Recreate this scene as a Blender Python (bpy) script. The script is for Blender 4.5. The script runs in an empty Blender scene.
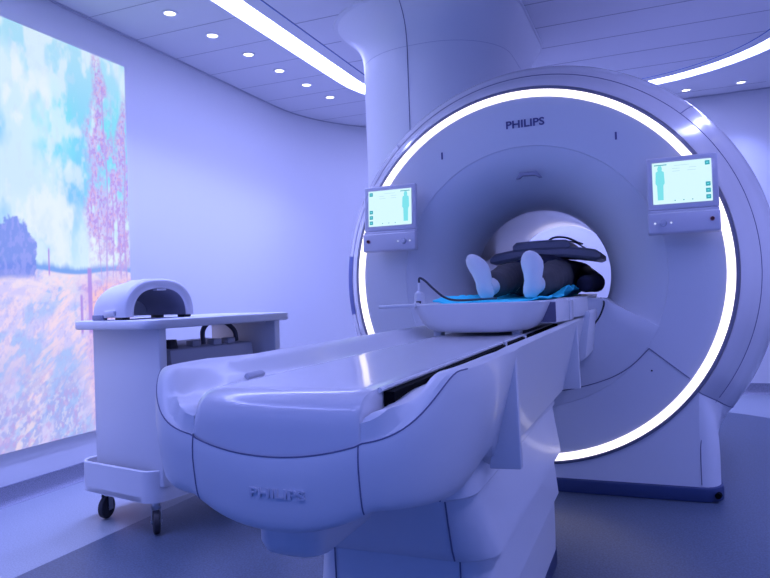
import bpy, bmesh, math, random
import numpy as np
from mathutils import Vector, Matrix
random.seed(4)
PI = math.pi
S = bpy.context.scene
COL = S.collection

# ---------------------------------------------------------------- materials
def mat(name, col, rough=.45, metal=0., coat=0., bump=0., bscale=200., speck=0., sscale=300., spec=.5, sss=0.):
    m = bpy.data.materials.new(name); m.use_nodes = True
    nt = m.node_tree; b = nt.nodes['Principled BSDF']
    b.inputs['Base Color'].default_value = (*col, 1)
    b.inputs['Roughness'].default_value = rough
    b.inputs['Metallic'].default_value = metal
    b.inputs['Coat Weight'].default_value = coat
    b.inputs['Coat Roughness'].default_value = .08
    b.inputs['Specular IOR Level'].default_value = spec
    tc = nt.nodes.new('ShaderNodeTexCoord')
    if bump:
        n = nt.nodes.new('ShaderNodeTexNoise'); n.inputs['Scale'].default_value = bscale
        n.inputs['Detail'].default_value = 4
        bp = nt.nodes.new('ShaderNodeBump'); bp.inputs['Strength'].default_value = bump
        bp.inputs['Distance'].default_value = .002
        nt.links.new(tc.outputs['Object'], n.inputs['Vector'])
        nt.links.new(n.outputs['Fac'], bp.inputs['Height'])
        nt.links.new(bp.outputs['Normal'], b.inputs['Normal'])
    if speck:
        n2 = nt.nodes.new('ShaderNodeTexNoise'); n2.inputs['Scale'].default_value = sscale
        n2.inputs['Detail'].default_value = 3
        rp = nt.nodes.new('ShaderNodeValToRGB')
        rp.color_ramp.elements[0].position = .35; rp.color_ramp.elements[1].position = .68
        lo = [c * (1 - speck) for c in col]; hi = [min(1, c * (1 + speck)) for c in col]
        rp.color_ramp.elements[0].color = (*lo, 1); rp.color_ramp.elements[1].color = (*hi, 1)
        nt.links.new(tc.outputs['Object'], n2.inputs['Vector'])
        nt.links.new(n2.outputs['Fac'], rp.inputs['Fac'])
        nt.links.new(rp.outputs['Color'], b.inputs['Base Color'])
    return m

def emat(name, col, s, base=(.5, .5, .5)):
    m = mat(name, base, .4)
    b = m.node_tree.nodes['Principled BSDF']
    b.inputs['Emission Color'].default_value = (*col, 1)
    b.inputs['Emission Strength'].default_value = s
    return m

M = {}
M['wall'] = mat('wall_paint', (.78, .78, .80), .6, bump=.03, bscale=300)
M['ceil'] = mat('ceiling_paint', (.72, .72, .76), .7)
def perforated():
    m = mat('perforated_ceiling', (.68, .68, .73), .6)
    nt = m.node_tree; b = nt.nodes['Principled BSDF']
    tc = nt.nodes.new('ShaderNodeTexCoord')
    v = nt.nodes.new('ShaderNodeTexVoronoi'); v.inputs['Scale'].default_value = 60
    v.inputs['Randomness'].default_value = 0
    r = nt.nodes.new('ShaderNodeValToRGB')
    r.color_ramp.elements[0].position = .18; r.color_ramp.elements[1].position = .26
    r.color_ramp.elements[0].color = (.42, .42, .47, 1); r.color_ramp.elements[1].color = (.70, .70, .75, 1)
    nt.links.new(tc.outputs['Object'], v.inputs['Vector'])
    nt.links.new(v.outputs['Distance'], r.inputs['Fac'])
    nt.links.new(r.outputs['Color'], b.inputs['Base Color'])
    return m
M['perf'] = perforated()
M['groove'] = mat('groove_shadow_gap', (.16, .16, .24), .8)
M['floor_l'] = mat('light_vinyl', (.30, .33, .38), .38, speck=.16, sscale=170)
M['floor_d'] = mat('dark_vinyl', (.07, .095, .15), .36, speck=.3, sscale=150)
M['skirt'] = mat('vinyl_skirting', (.24, .25, .32), .45, speck=.25, sscale=220)
M['white'] = mat('white_shell', (.76, .76, .79), .38, coat=.15)
M['gloss'] = mat('glossy_white_shell', (.74, .73, .77), .3, coat=.6)
M['face'] = mat('gantry_face', (.74, .74, .79), .42, coat=.08)
M['glossband'] = mat('glossy_bezel', (.76, .73, .77), .25, coat=.6)
M['shadebez'] = mat('shaded_bezel', (.20, .20, .28), .4, coat=.2)  # shading of the step around the ring, put into its colour
M['kick'] = mat('blue_kick_plate', (.022, .04, .13), .45)
M['seam'] = mat('seam', (.16, .16, .27), .7)
M['black'] = mat('black_slot', (.003, .003, .005), .9, spec=.1)
M['rubber'] = mat('black_rubber', (.02, .02, .03), .55)
M['cable'] = mat('dark_cable', (.05, .05, .075), .45)
M['logo'] = mat('logo_ink', (.10, .09, .24), .5)
M['bluelabel'] = mat('blue_label', (.012, .045, .26), .4)
M['steel'] = mat('caster_steel', (.55, .56, .6), .3, metal=.9)
M['cart'] = mat('cart_paint', (.62, .63, .69), .45, bump=.02)
M['coil'] = mat('coil_shell', (.60, .60, .67), .42)
M['coilin'] = mat('coil_lining', (.22, .23, .33), .5)
M['darkcoil'] = mat('flexible_coil_shell', (.36, .34, .40), .5, bump=.1, bscale=300)
M['greybox'] = mat('grey_box', (.33, .34, .42), .5)
M['panel'] = mat('panel_housing', (.64, .62, .72), .4, coat=.2)
M['sock'] = mat('knit_sock', (.76, .77, .80), .9, bump=.5, bscale=420)
M['trouser'] = mat('grey_trouser', (.075, .07, .082), .9, bump=.5, bscale=260)
M['shirt'] = mat('navy_shirt', (.020, .020, .055), .9, bump=.3, bscale=200)
M['skin'] = mat('skin', (.55, .36, .28), .55)
M['hair'] = mat('hair', (.05, .03, .02), .6)
M['sheet'] = mat('cyan_sheet', (.03, .80, 1.0), .75, bump=.3, bscale=60)
M['red'] = mat('dark_red_button', (.09, .004, .008), .35)
M['redrim'] = mat('pink_button_rim', (.60, .32, .38), .4)
M['chrome'] = mat('knob_grey', (.62, .62, .72), .2, coat=.6)
M['strip'] = emat('light_cove', (.37, .405, 1.0), 17.5)
M['ring'] = emat('ring_light', (1.0, .91, .95), 2.1)
M['led'] = emat('panel_led', (.8, .85, 1.0), .7)
M['lens'] = emat('downlight_lens', (.92, .93, 1.0), 4.0)
M['screen'] = emat('screen_glow', (.68, .95, .98), 1.0, (.02, .02, .02))
M['icon'] = emat('screen_teal', (.03, .42, .52), .9, (.02, .02, .02))
M['figure'] = emat('screen_cyan', (.22, .84, .90), .9, (.02, .02, .02))
M['uigrey'] = emat('screen_line', (.45, .72, .80), .9, (.02, .02, .02))

# ---------------------------------------------------------------- helpers
def link(name, me, m, parent=None, smooth=True, ang=40):
    o = bpy.data.objects.new(name, me); COL.objects.link(o)
    me.materials.clear(); me.materials.append(m)
    if smooth:
        me.shade_smooth()
        me.set_sharp_from_angle(angle=math.radians(ang))
    if parent is not None:
        o.parent = parent
        o.matrix_parent_inverse = Matrix.Identity(4)
    return o

def thing(name, label, cat, loc=(0, 0, 0), rz=0., group=None):
    o = bpy.data.objects.new(name, None); COL.objects.link(o)
    o.empty_display_size = .1
    o.location = loc; o.rotation_euler = (0, 0, rz)
    o['label'] = label; o['category'] = cat
    if group: o['group'] = group
    return o

def tag(o, label, cat, group=None):
    o['label'] = label; o['category'] = cat
    if group: o['group'] = group
    return o

def struct(o):
    o['kind'] = 'structure'; return o

def local(parent, pts):
    """world points -> coordinates of an (unrotated or rotated) parent empty"""
    Mi = (Matrix.Translation(parent.location) @ Matrix.Rotation(parent.rotation_euler.z, 4, 'Z')).inverted()
    return [Mi @ Vector(p) for p in pts]

def mesh(name, vs, fs):
    me = bpy.data.meshes.new(name)
    me.from_pydata([tuple(v) for v in vs], [], fs); me.validate(); me.update()
    bm = bmesh.new(); bm.from_mesh(me)
    bmesh.ops.recalc_face_normals(bm, faces=bm.faces); bm.to_mesh(me); bm.free()
    return me

def loft(rings, closed=True, cap0=False, cap1=False):
    n = len(rings[0]); vs = [p for r in rings for p in r]; fs = []
    for i in range(len(rings) - 1):
        for j in range(n if closed else n - 1):
            k = (j + 1) % n
            fs.append((i * n + j, i * n + k, (i + 1) * n + k, (i + 1) * n + j))
    if cap0: fs.append(tuple(range(n - 1, -1, -1)))
    if cap1: fs.append(tuple(range((len(rings) - 1) * n, len(rings) * n)))
    return vs, fs

def box_bm(bm, c, s, bev=0., seg=2, rot=None):
    r = bmesh.ops.create_cube(bm, size=1)
    vs = r['verts']
    for v in vs:
        v.co = Vector((v.co.x * s[0], v.co.y * s[1], v.co.z * s[2]))
    if bev:
        es = list({e for v in vs for e in v.link_edges})
        rb = bmesh.ops.bevel(bm, geom=es, offset=bev, segments=seg, profile=.5, affect='EDGES')
        vs = list({v for f in rb['faces'] for v in f.verts} | {v for v in vs if v.is_valid})
    for v in vs:
        p = v.co
        if rot: p = rot @ p
        v.co = p + Vector(c)

def box(name, c, s, m, parent=None, bev=.004, seg=2, rot=None):
    bm = bmesh.new(); box_bm(bm, c, s, bev, seg, rot)
    me = bpy.data.meshes.new(name); bm.to_mesh(me); bm.free()
    return link(name, me, m, parent)

def prism(name, poly, a0, a1, m, parent=None, axis='y', bev=0., seg=2, smooth=True):
    """polygon in the plane normal to axis, extruded from a0 to a1"""
    def P(u, v, a):
        return {'y': (u, a, v), 'x': (a, u, v), 'z': (u, v, a)}[axis]
    n = len(poly)
    vs = [P(u, v, a0) for u, v in poly] + [P(u, v, a1) for u, v in poly]
    fs = [tuple(range(n)), tuple(range(2 * n - 1, n - 1, -1))]
    fs += [(i, i + n, (i + 1) % n + n, (i + 1) % n) for i in range(n)]
    me = mesh(name, vs, fs)
    if bev:
        bm = bmesh.new(); bm.from_mesh(me)
        es = [e for e in bm.edges if len(e.link_faces) == 2 and e.calc_face_angle(0) > .5]
        bmesh.ops.bevel(bm, geom=es, offset=bev, segments=seg, profile=.5, affect='EDGES')
        bmesh.ops.recalc_face_normals(bm, faces=bm.faces)
        bm.to_mesh(me); bm.free()
    return link(name, me, m, parent, smooth)

def catmull(pts, n=8):
    P = [Vector(p) for p in pts]
    if len(P) < 3: return P
    P = [P[0] * 2 - P[1]] + P + [P[-1] * 2 - P[-2]]
    out = []
    for i in range(1, len(P) - 2):
        a, b, c, d = P[i - 1:i + 3]
        for k in range(n):
            t = k / n
            out.append(.5 * ((2 * b) + (c - a) * t + (2 * a - 5 * b + 4 * c - d) * t * t + (3 * b - a - 3 * c + d) * t ** 3))
    out.append(P[-2]); return out

def tube_geo(path, r, ns=8, cap=True):
    P = [Vector(p) for p in path]; rings = []; up = None
    for i, p in enumerate(P):
        d = (P[min(i + 1, len(P) - 1)] - P[max(i - 1, 0)]).normalized()
        if up is None:
            up = Vector((0, 0, 1)) if abs(d.z) < .9 else Vector((1, 0, 0))
        s = d.cross(up).normalized(); up = s.cross(d).normalized()
        rr = r[i] if isinstance(r, (list, tuple)) else r
        rings.append([p + s * math.cos(2 * PI * k / ns) * rr + up * math.sin(2 * PI * k / ns) * rr for k in range(ns)])
    return loft(rings, True, cap, cap)

def tube(name, path, r, m, parent=None, ns=8, smooth_n=0):
    if smooth_n: path = catmull(path, smooth_n)
    return link(name, mesh(name, *tube_geo(path, r, ns)), m, parent)

def cyl(name, p0, p1, r, m, parent=None, ns=24, r1=None):
    return link(name, mesh(name, *tube_geo([p0, p1], [r, r if r1 is None else r1], ns)), m, parent)

def revolve(prof, axis_z, n=128, a0=0., a1=2 * PI):
    """profile of (radius, y) turned about the bore axis (x=0, z=axis_z)"""
    full = abs(a1 - a0 - 2 * PI) < 1e-6
    cnt = n if full else n + 1
    rings = []
    for r, y in prof:
        rings.append([(r * math.cos(a0 + (a1 - a0) * k / n), y, axis_z + r * math.sin(a0 + (a1 - a0) * k / n)) for k in range(cnt)])
    return loft(rings, full)

def text_mesh(body, size, extrude=.001, offset=0.):
    cu = bpy.data.curves.new('lettering', 'FONT'); cu.body = body; cu.size = size
    cu.extrude = extrude; cu.offset = offset; cu.align_x = 'CENTER'; cu.resolution_u = 4
    o = bpy.data.objects.new('lettering', cu); COL.objects.link(o)
    dg = bpy.context.evaluated_depsgraph_get()
    me = bpy.data.meshes.new_from_object(o.evaluated_get(dg))
    bpy.data.objects.remove(o); bpy.data.curves.remove(cu)
    return me

def skin_mesh(name, joints, edges, root, levels=2):
    me = bpy.data.meshes.new(name)
    me.from_pydata([j[0] for j in joints], edges, [])
    o = bpy.data.objects.new(name, me); COL.objects.link(o)
    sk = o.modifiers.new('s', 'SKIN'); sk.use_smooth_shade = True
    layer = me.skin_vertices[0] if len(me.skin_vertices) else me.attributes and None
    for i, j in enumerate(joints):
        r = j[1]
        me.skin_vertices[0].data[i].radius = (r, r) if not isinstance(r, tuple) else r
        me.skin_vertices[0].data[i].use_root = (i == root)
    sb = o.modifiers.new('u', 'SUBSURF'); sb.levels = levels; sb.render_levels = levels
    dg = bpy.context.evaluated_depsgraph_get(); dg.update()
    out = bpy.data.meshes.new_from_object(o.evaluated_get(dg))
    bpy.data.objects.remove(o); bpy.data.meshes.remove(me)
    out.name = name
    return out

def rrect(hx, y0, y1, r, n=8):
    """rounded rectangle outline in plan, x in -hx..hx, counter-clockwise"""
    pts = []
    for cx, cy, a in ((hx - r, y0 + r, -PI / 2), (hx - r, y1 - r, 0), (-hx + r, y1 - r, PI / 2), (-hx + r, y0 + r, PI)):
        for k in range(n + 1):
            t = a + PI / 2 * k / n
            pts.append((cx + r * math.cos(t), cy + r * math.sin(t)))
    return pts

# ================================================================ ROOM
CZ = 2.655                          # ceiling height
XL, YB, XR, YF = -2.44, 3.30, 3.6, -4.6
RC = 1.6                            # radius of the curved back-left corner
corner = [(XL + RC - RC * math.cos(t), YB - RC + RC * math.sin(t)) for t in [PI / 2 * k / 16 for k in range(17)]]
lw = [(XL, YF)] + corner[:9]
bw = corner[8:] + [(XR, YB)]
def wall_strip(name, line, z0, z1, m):
    vs = [(x, y, z0) for x, y in line] + [(x, y, z1) for x, y in line]
    n = len(line)
    o = link(name, mesh(name, vs, [(i, i + 1, n + i + 1, n + i) for i in range(n - 1)]), m, None, True, 60)
    return struct(o)
wall_strip('wall_left', lw, 0, CZ, M['wall'])
wall_strip('wall_back', bw, 0, CZ, M['wall'])
wall_strip('wall_right', [(XR, YB), (XR, YF)], 0, CZ, M['wall'])
def skirting(name, line):
    n = len(line); rings = []
    for i, (x, y) in enumerate(line):
        a = line[max(i - 1, 0)]; b = line[min(i + 1, n - 1)]
        d = Vector((b[0] - a[0], b[1] - a[1])).normalized(); nx, ny = d.y, -d.x
        rings.append([(x + nx * .001, y + ny * .001, .10), (x + nx * .007, y + ny * .007, .098), (x + nx * .008, y + ny * .008, .03),
                      (x + nx * .022, y + ny * .022, .003), (x + nx * .03, y + ny * .03, .0005)])
    struct(link(name, mesh(name, *loft(rings, False)), M['skirt'], None, True, 70))
skirting('baseboard_left', lw); skirting('baseboard_back', bw)

struct(link('floor', mesh('floor', [(XL - .1, YF, 0), (XR, YF, 0), (XR, YB + .1, 0), (XL - .1, YB + .1, 0)], [(0, 1, 2, 3)]), M['floor_l']))
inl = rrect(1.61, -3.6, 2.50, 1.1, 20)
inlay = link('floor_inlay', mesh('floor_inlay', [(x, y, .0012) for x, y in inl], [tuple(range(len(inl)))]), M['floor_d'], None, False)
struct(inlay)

# ceiling: perimeter, light cove, border, panelled centre
def path(off):
    return rrect(1.66 - off, -3.9 + off, 2.76 - off, 1.35 - off, 20)
def ring_mesh(p0, z0, p1, z1):
    return loft([[(x, y, z0) for x, y in p0], [(x, y, z1) for x, y in p1]])
outer = []
for (x, y), (xi, yi) in zip(path(0), path(.2)):
    d = Vector((x - xi, y - yi)).normalized()
    outer.append((min(XR, max(XL - .05, x + d.x * 3)), min(YB + .05, max(YF, y + d.y * 3))))
struct(link('ceiling', mesh('ceiling', *ring_mesh(outer, CZ, path(0), CZ)), M['ceil'], None, False))
vs, fs = loft([[(x, y, CZ) for x, y in path(0)], [(x, y, CZ + .05) for x, y in path(0)]])
struct(link('trim_1', mesh('t', vs, fs), M['ceil']))
cove = link('light_cove', mesh('light_cove', *ring_mesh(path(-.001), CZ + .03, path(.158), CZ + .012)), M['strip'], None, False)
tag(cove, 'continuous white light cove set in the ceiling around the scanner', 'ceiling light')
struct(link('trim_2', mesh('t', *ring_mesh(path(.153), CZ, path(.245), CZ)), M['ceil'], None, False))
vs, fs = ring_mesh(path(.149), CZ + .02, path(.153), CZ)
struct(link('trim_3', mesh('t', vs, fs), M['ceil']))
struct(link('trim_4', mesh('t', *ring_mesh(path(.245), CZ + .004, path(.257), CZ + .004)), M['groove'], None, False))
inn = path(.257)
struct(link('ceiling_centre', mesh('c', [(x, y, CZ) for x, y in inn], [tuple(range(len(inn)))]), M['perf'], None, False))
def ceil_x(y, off):                                 # half width of the cove outline at y
    pts = path(off); best = 0
    for (x0, y0), (x1, y1) in zip(pts, pts[1:] + pts[:1]):
        if (y0 - y) * (y1 - y) <= 0 and abs(y1 - y0) > 1e-6:
            best = max(best, x0 + (x1 - x0) * (y - y0) / (y1 - y0))
    return best
bmg = bmesh.new()
y = -.48
while y < 2.4:
    h = ceil_x(y, .26)
    box_bm(bmg, (0, y, CZ - .0004), (2 * h, .007, .0015)); y += .38
y = -.72
while y < 3.1:
    h = max(ceil_x(y, 0), .0) if y < 2.7 else 0
    xl = XL if y < 1.7 else -math.sqrt(max(0, RC * RC - (y - 1.7) ** 2)) + XL + RC
    x1 = -h - .01 if h else 1.5
    box_bm(bmg, ((xl + x1) / 2, y, CZ - .0004), (x1 - xl, .004, .0015)); y += .38
me = bpy.data.meshes.new('trim_5'); bmg.to_mesh(me); bmg.free()
struct(link('trim_5', me, mat('ceiling_joint', (.36, .36, .42), .8), None, False))
# dark tube painted in as the shadow line where wall meets ceiling
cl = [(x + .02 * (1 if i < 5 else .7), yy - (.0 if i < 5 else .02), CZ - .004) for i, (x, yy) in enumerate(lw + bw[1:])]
struct(tube('trim_6', cl, .006, mat('ceiling_edge_shade', (.45, .45, .52), .6), None, 6))

# downlights
def downlight(x, y, label, group):
    t = thing('downlight', label, 'ceiling light', (x, y, CZ), 0, group)
    n = 24
    rings = [[(r * math.cos(2 * PI * k / n), r * math.sin(2 * PI * k / n), z) for k in range(n)] for r, z in ((.047, -.0005), (.045, -.005), (.034, -.006), (.032, -.0012))]
    link('rim', mesh('rim', *loft(rings)), M['white'], t)
    link('lens', mesh('lens', [(.033 * math.cos(2 * PI * k / n), .033 * math.sin(2 * PI * k / n), -.002) for k in range(n)], [tuple(range(n))]), M['lens'], t, False)
    l = bpy.data.lights.new('downlight_lamp', 'SPOT'); l.energy = DL; l.color = (.31, .37, 1.0)
    l.spot_size = math.radians(88); l.spot_blend = 1.; l.shadow_soft_size = .04
    o = bpy.data.objects.new('downlight_lamp', l); COL.objects.link(o); o.parent = t; o.location = (0, 0, -.03)
DL = 54.
ordn = ['nearest the camera', 'second from the camera', 'third from the camera', 'fourth from the camera', 'fifth from the camera', 'farthest from the camera']
for k in range(6):
    downlight(-1.968 + .016 * k, -.18 + .378 * k, 'round recessed downlight over the picture wall, %s in the row' % ordn[k], 'downlights in the left ceiling row')
for k in range(1, 7):
    downlight(-1.968, -.18 - .378 * k, 'round recessed downlight of the left row, out of frame towards the camera', 'downlights in the left ceiling row')
downlight(.884, 3.0, 'round recessed downlight behind the scanner, nearer to its curved top', 'downlights over the back wall')
downlight(1.303, 2.99, 'round recessed downlight behind the scanner, nearer to the right edge', 'downlights over the back wall')
for k in range(4):  # unseen lamps added behind the scanner to brighten the back wall
    downlight(.46 - .42 * k, 3.0, 'unseen round downlight added behind the scanner to brighten the back wall', 'downlights over the back wall')
for k in range(8):
    downlight(1.95, 1.2 - .5 * k, 'round recessed downlight of the right row, out of frame', 'downlights in the right ceiling row')

# ---------------------------------------------------------------- glowing landscape picture on the left wall
PY0, PY1, PZ0, PZ1 = -1.62, -.065, .262, 2.450
NX, NZ = 330, 400
rng = np.random.default_rng(7)
def vnoise(u, v, seed):
    r = np.random.default_rng(seed); g = r.random((64, 64))
    u0 = np.floor(u).astype(int); v0 = np.floor(v).astype(int)
    fu = u - u0; fv = v - v0; fu = fu * fu * (3 - 2 * fu); fv = fv * fv * (3 - 2 * fv)
    a = g[u0 % 64, v0 % 64]; b = g[(u0 + 1) % 64, v0 % 64]; c = g[u0 % 64, (v0 + 1) % 64]; d = g[(u0 + 1) % 64, (v0 + 1) % 64]
    return (a * (1 - fu) + b * fu) * (1 - fv) + (c * (1 - fu) + d * fu) * fv
def fbm(u, v, seed, o=5):
    s = 0; a = .5; t = 0
    for k in range(o):
        s = s + a * vnoise(u * 2 ** k, v * 2 ** k, seed + k); t += a; a *= .55
    return s / t
def sst(a, b, x):
    t = np.clip((x - a) / (b - a), 0, 1); return t * t * (3 - 2 * t)
uu, tt = np.meshgrid(np.linspace(0, 1, NX + 1), np.linspace(0, 1, NZ + 1))
Yw = PY0 + (PY1 - PY0) * uu                      # metres along the wall
q = (Yw + .96) / .895                            # 0 at the photo's left edge .. 1 at the picture's right edge
def C(r, g, b): return np.array([(v / 255.) ** 2.2 for v in (r, g, b)])
def mixc(a, b, f): return a * (1 - f[..., None]) + b * f[..., None]
img = np.zeros((NZ + 1, NX + 1, 3)) + C(140, 216, 246)
n1 = fbm(q * 3 + 5, tt * 4 + 2, 11); n2 = fbm(q * 7 + 1, tt * 9 + 4, 23); n3 = fbm(q * 26, tt * 34, 37, 4)
img = mixc(img, C(112, 190, 246), sst(.4, .7, fbm(q * 2 + 9, tt * 3 + 1, 5)) * sst(.86, .6, tt))
img = mixc(img, C(118, 226, 240), sst(.45, .7, fbm(q * 2.4 + 2, tt * 2.6 + 7, 61)) * sst(.55, .8, tt))
img = mixc(img, C(224, 244, 252), np.clip(sst(.44, .64, n1) * .9 + sst(.8, 1., tt) * .35 + sst(.62, .46, tt) * .7, 0, 1) * .88)
img = mixc(img, C(244, 250, 255), sst(.50, .66, n2) * .6)
img = mixc(img, C(205, 228, 252), sst(.55, .75, n3) * .35)
hor = .415 + .006 * np.sin(q * 9)
# far tree line
band = sst(hor - .012, hor, tt) * sst(hor + .012 + .03 * fbm(q * 22, tt * 0 + 3, 71), hor + .004, tt)
img = mixc(img, C(120, 165, 238), np.clip(band * 1.1, 0, 1))
# meadow
sl = tt * 2.2 - .55 * q                                   # brush strokes lean along the path
g1 = fbm(q * 5 + 3, sl * 7, 83); g2 = fbm(q * 22, sl * 26, 91, 5); g3 = fbm(q * 60 + 3, tt * 110, 97, 3)
mead = np.zeros_like(img) + C(214, 206, 250)
mead = mixc(mead, C(168, 196, 250), sst(.42, .62, g1) * .9)
mead = mixc(mead, C(248, 222, 240), sst(.48, .66, g2) * .65)
mead = mixc(mead, C(160, 160, 240), sst(.54, .70, g3) * .30)
top = sst(.30, .40, tt)
mead = mixc(mead, C(250, 232, 240), top * sst(.35, .6, fbm(q * 8, tt * 60, 101)) * .75)
for sgn, off in ((1, .36), (-1, .50)):
    pathc = off + .34 * (.41 - tt) * 3.2 * (1 if sgn > 0 else -.9)
    pw = .03 + .30 * (.42 - tt)
    mead = mixc(mead, C(252, 224, 234), sst(1, .4, np.abs(q - pathc) / np.maximum(pw, .01)) * .7 * sst(.35, .6, fbm(q * 14, sl * 40, 103)))
bank = sst(.55, .66, q + .22 * (tt - .25) + .10 * (g1 - .5)) * sst(.42, .36, tt)
mead = mixc(mead, C(226, 184, 236), bank * .75)
mead = mixc(mead, C(252, 202, 206), bank * sst(.50, .66, fbm(q * 9 + 2, tt * 18 + 1, 113)) * .85)
mead = mixc(mead, C(186, 146, 226), bank * sst(.54, .68, g3) * .55)
mead = mixc(mead, C(205, 150, 222), sst(.22, .20, tt) * sst(.66, .72, q) * sst(.45, .6, g2) * .6)
low = sst(.28, .06, tt) * sst(.70, .50, q)
mead = mixc(mead, C(150, 164, 238), low * sst(.32, .58, g2) * .75)
mead = mixc(mead, C(228, 226, 252), low * sst(.56, .68, g3) * .6)
mead = mixc(mead, C(196, 160, 228), low * sst(.56, .7, fbm(q * 30, tt * 70, 119, 3)) * .5)
img = mixc(img, np.zeros_like(img) + 0, np.zeros_like(tt))
mm = sst(hor + .002, hor - .004, tt)
img = img * (1 - mm[..., None]) + mead * mm[..., None]
# bushy dark blue trees on the left
tn = fbm(q * 20, tt * 44, 131); tf = fbm(q * 60, tt * 80, 133, 3)
tree = sst(1.10, .90, (np.abs((q - .10) / .15) ** 2.2 + np.abs((tt - .455) / .085) ** 2.0) + 1.1 * (tn - .5)) * sst(hor - .03, hor - .01, tt)
img = mixc(img, C(112, 136, 232), np.clip(tree, 0, 1) * .9)
img = mixc(img, C(160, 165, 245), tree * sst(.45, .65, tf) * .6)
tree2 = sst(1.10, .9, np.hypot((q + .22) / .14, (tt - .45) / .075) + .6 * (tn - .5))
img = mixc(img, C(196, 168, 235), tree2 * .8)
# tall slender trees on the right
lf = fbm(q * 70, tt * 120, 151, 3); lf2 = fbm(q * 16 + 4, tt * 24, 157, 4); lf3 = fbm(q * 90, tt * 150, 163, 2)
for qc, wd, tb, tp in ((.76, .17, .52, 1.02), (.965, .13, .47, .92), (.87, .12, .47, .80), (.69, .08, .52, .72)):
    fm = sst(1., .25, np.abs(q - qc - .02 * np.sin(tt * 30)) / (wd * (.30 + .70 * sst(tp, tp - .30, tt)))) * sst(tp + .02, tp - .08, tt) * sst(tb - .12, tb + .05, tt)
    clump = sst(.26, .50, lf2)
    img = mixc(img, C(205, 180, 240), fm * clump * .7)
    img = mixc(img, C(178, 142, 226), fm * clump * sst(.44, .58, lf) * .85)
    img = mixc(img, C(222, 176, 214), fm * clump * sst(.54, .66, lf3) * .6)
for qc, w, tp in ((.80, .009, .93), (.845, .006, .7), (.90, .009, .66), (.965, .011, .8), (.735, .005, .6)):
    tr = sst(w, w * .4, np.abs(q - qc - .012 * np.sin(tt * 14 + qc * 30))) * sst(tp, tp - .05, tt) * sst(hor - .03, hor - .01, tt)
    img = mixc(img, C(184, 156, 230), tr * .75)
# fence posts beside the path
for qc, t0, t1, w in ((.64, .25, .43, .022), (.57, .25, .36, .013), (.335, .40, .475, .008)):
    po = sst(w, w * .5, np.abs(q - qc)) * sst(t0, t0 + .01, tt) * sst(t1, t1 - .01, tt)
    img = mixc(img, C(176, 140, 228), po * .9)
vs = np.stack([np.full_like(Yw, XL + .014), Yw, PZ0 + (PZ1 - PZ0) * tt], -1).reshape(-1, 3)
n = NX + 1
fs = [(j * n + i, j * n + i + 1, (j + 1) * n + i + 1, (j + 1) * n + i) for j in range(NZ) for i in range(NX)]
pic = thing('wall_picture', 'large glowing landscape picture of trees and clouds on the left wall', 'picture', (XL, (PY0 + PY1) / 2, PZ0))
me = bpy.data.meshes.new('picture_surface')
me.from_pydata([tuple(v - np.array([XL, (PY0 + PY1) / 2, PZ0])) for v in vs], [], fs)
ca = me.color_attributes.new('paint', 'FLOAT_COLOR', 'POINT')
rgba = np.concatenate([img.reshape(-1, 3), np.ones((img.shape[0] * img.shape[1], 1))], 1).astype(np.float32)
ca.data.foreach_set('color', rgba.ravel())
pm = mat('picture_glow', (.05, .05, .05), .6)
nt = pm.node_tree; at = nt.nodes.new('ShaderNodeAttribute'); at.attribute_name = 'paint'
nt.links.new(at.outputs['Color'], nt.nodes['Principled BSDF'].inputs['Emission Color'])
nt.nodes['Principled BSDF'].inputs['Emission Strength'].default_value = .93
link('picture_surface', me, pm, pic, False)
box('picture_panel', (.006, 0, (PZ1 - PZ0) / 2), (.012, PY1 - PY0, PZ1 - PZ0), M['wall'], pic, .002)

# ================================================================ SCANNER
ZC = 1.05
G = thing('mri_scanner', 'huge white ring shaped scanner with glowing circle around its bore', 'scanner')
prof = [(.362, .44), (.364, .40), (.370, .35), (.382, .29), (.402, .225), (.432, .16), (.475, .095), (.525, .048), (.575, .020), (.612, .0075), (.632, .0045), (.636, .0005), (.66, 0), (.72, 0), (.79, 0), (.873, 0)]
link('front_cover', mesh('front_cover', *revolve(prof, ZC, 160)), M['face'], G, True, 25)
link('bore_liner', mesh('bore_liner', *revolve([(.362, .44), (.360, .6), (.360, 1.2), (.364, 1.45), (.39, 1.62), (.44, 1.70)], ZC, 120)), mat('bore_lining', (.55, .53, .56), .3, coat=.4), G)
link('light_ring', mesh('light_ring', *revolve([(.8725, 0), (.8735, -.003), (.878, -.005), (.900, -.005), (.906, -.004), (.908, 0)], ZC, 200)), M['ring'], G)
link('ring_bezel', mesh('ring_bezel', *revolve([(.907, -.001), (.911, -.003), (.924, .003), (.929, .03)], ZC, 200)), M['shadebez'], G)
A0 = math.radians(-37)
up = [(.928, .012), (.934, .017), (.95, .035), (.99, .105), (1.022, .165), (1.030, .18), (1.033, .187), (1.070, .232), (1.104, .29), (1.130, .36), (1.147, .44), (1.155, .54), (1.158, .70), (1.15, .95), (1.12, 1.25), (1.04, 1.52), (.90, 1.66), (.44, 1.70)]
def revseg(a, b, n): return mesh('c', *revolve(up, ZC, n, math.radians(a), math.radians(b)))
link('outer_cover', revseg(-37, 217, 150), M['glossband'], G, True, 30)
def circ_line(r, y, a0, a1, n=80):
    return [(r * math.cos(math.radians(a0 + (a1 - a0) * k / n)), y, ZC + r * math.sin(math.radians(a0 + (a1 - a0) * k / n))) for k in range(n + 1)]
tube('cover_seam', circ_line(1.0315, .1825, -36, 216, 140), .0022, M['seam'], G, 6)
for a in (-37, 46, 134, 217):
    ln = [(r * math.cos(math.radians(a)), yy, ZC + r * math.sin(math.radians(a))) for r, yy in (up[:12] if a in (-37, 217) else up[6:14])]
    tube('cover_seam', ln, .0026, M['seam'], G, 6)
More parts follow.
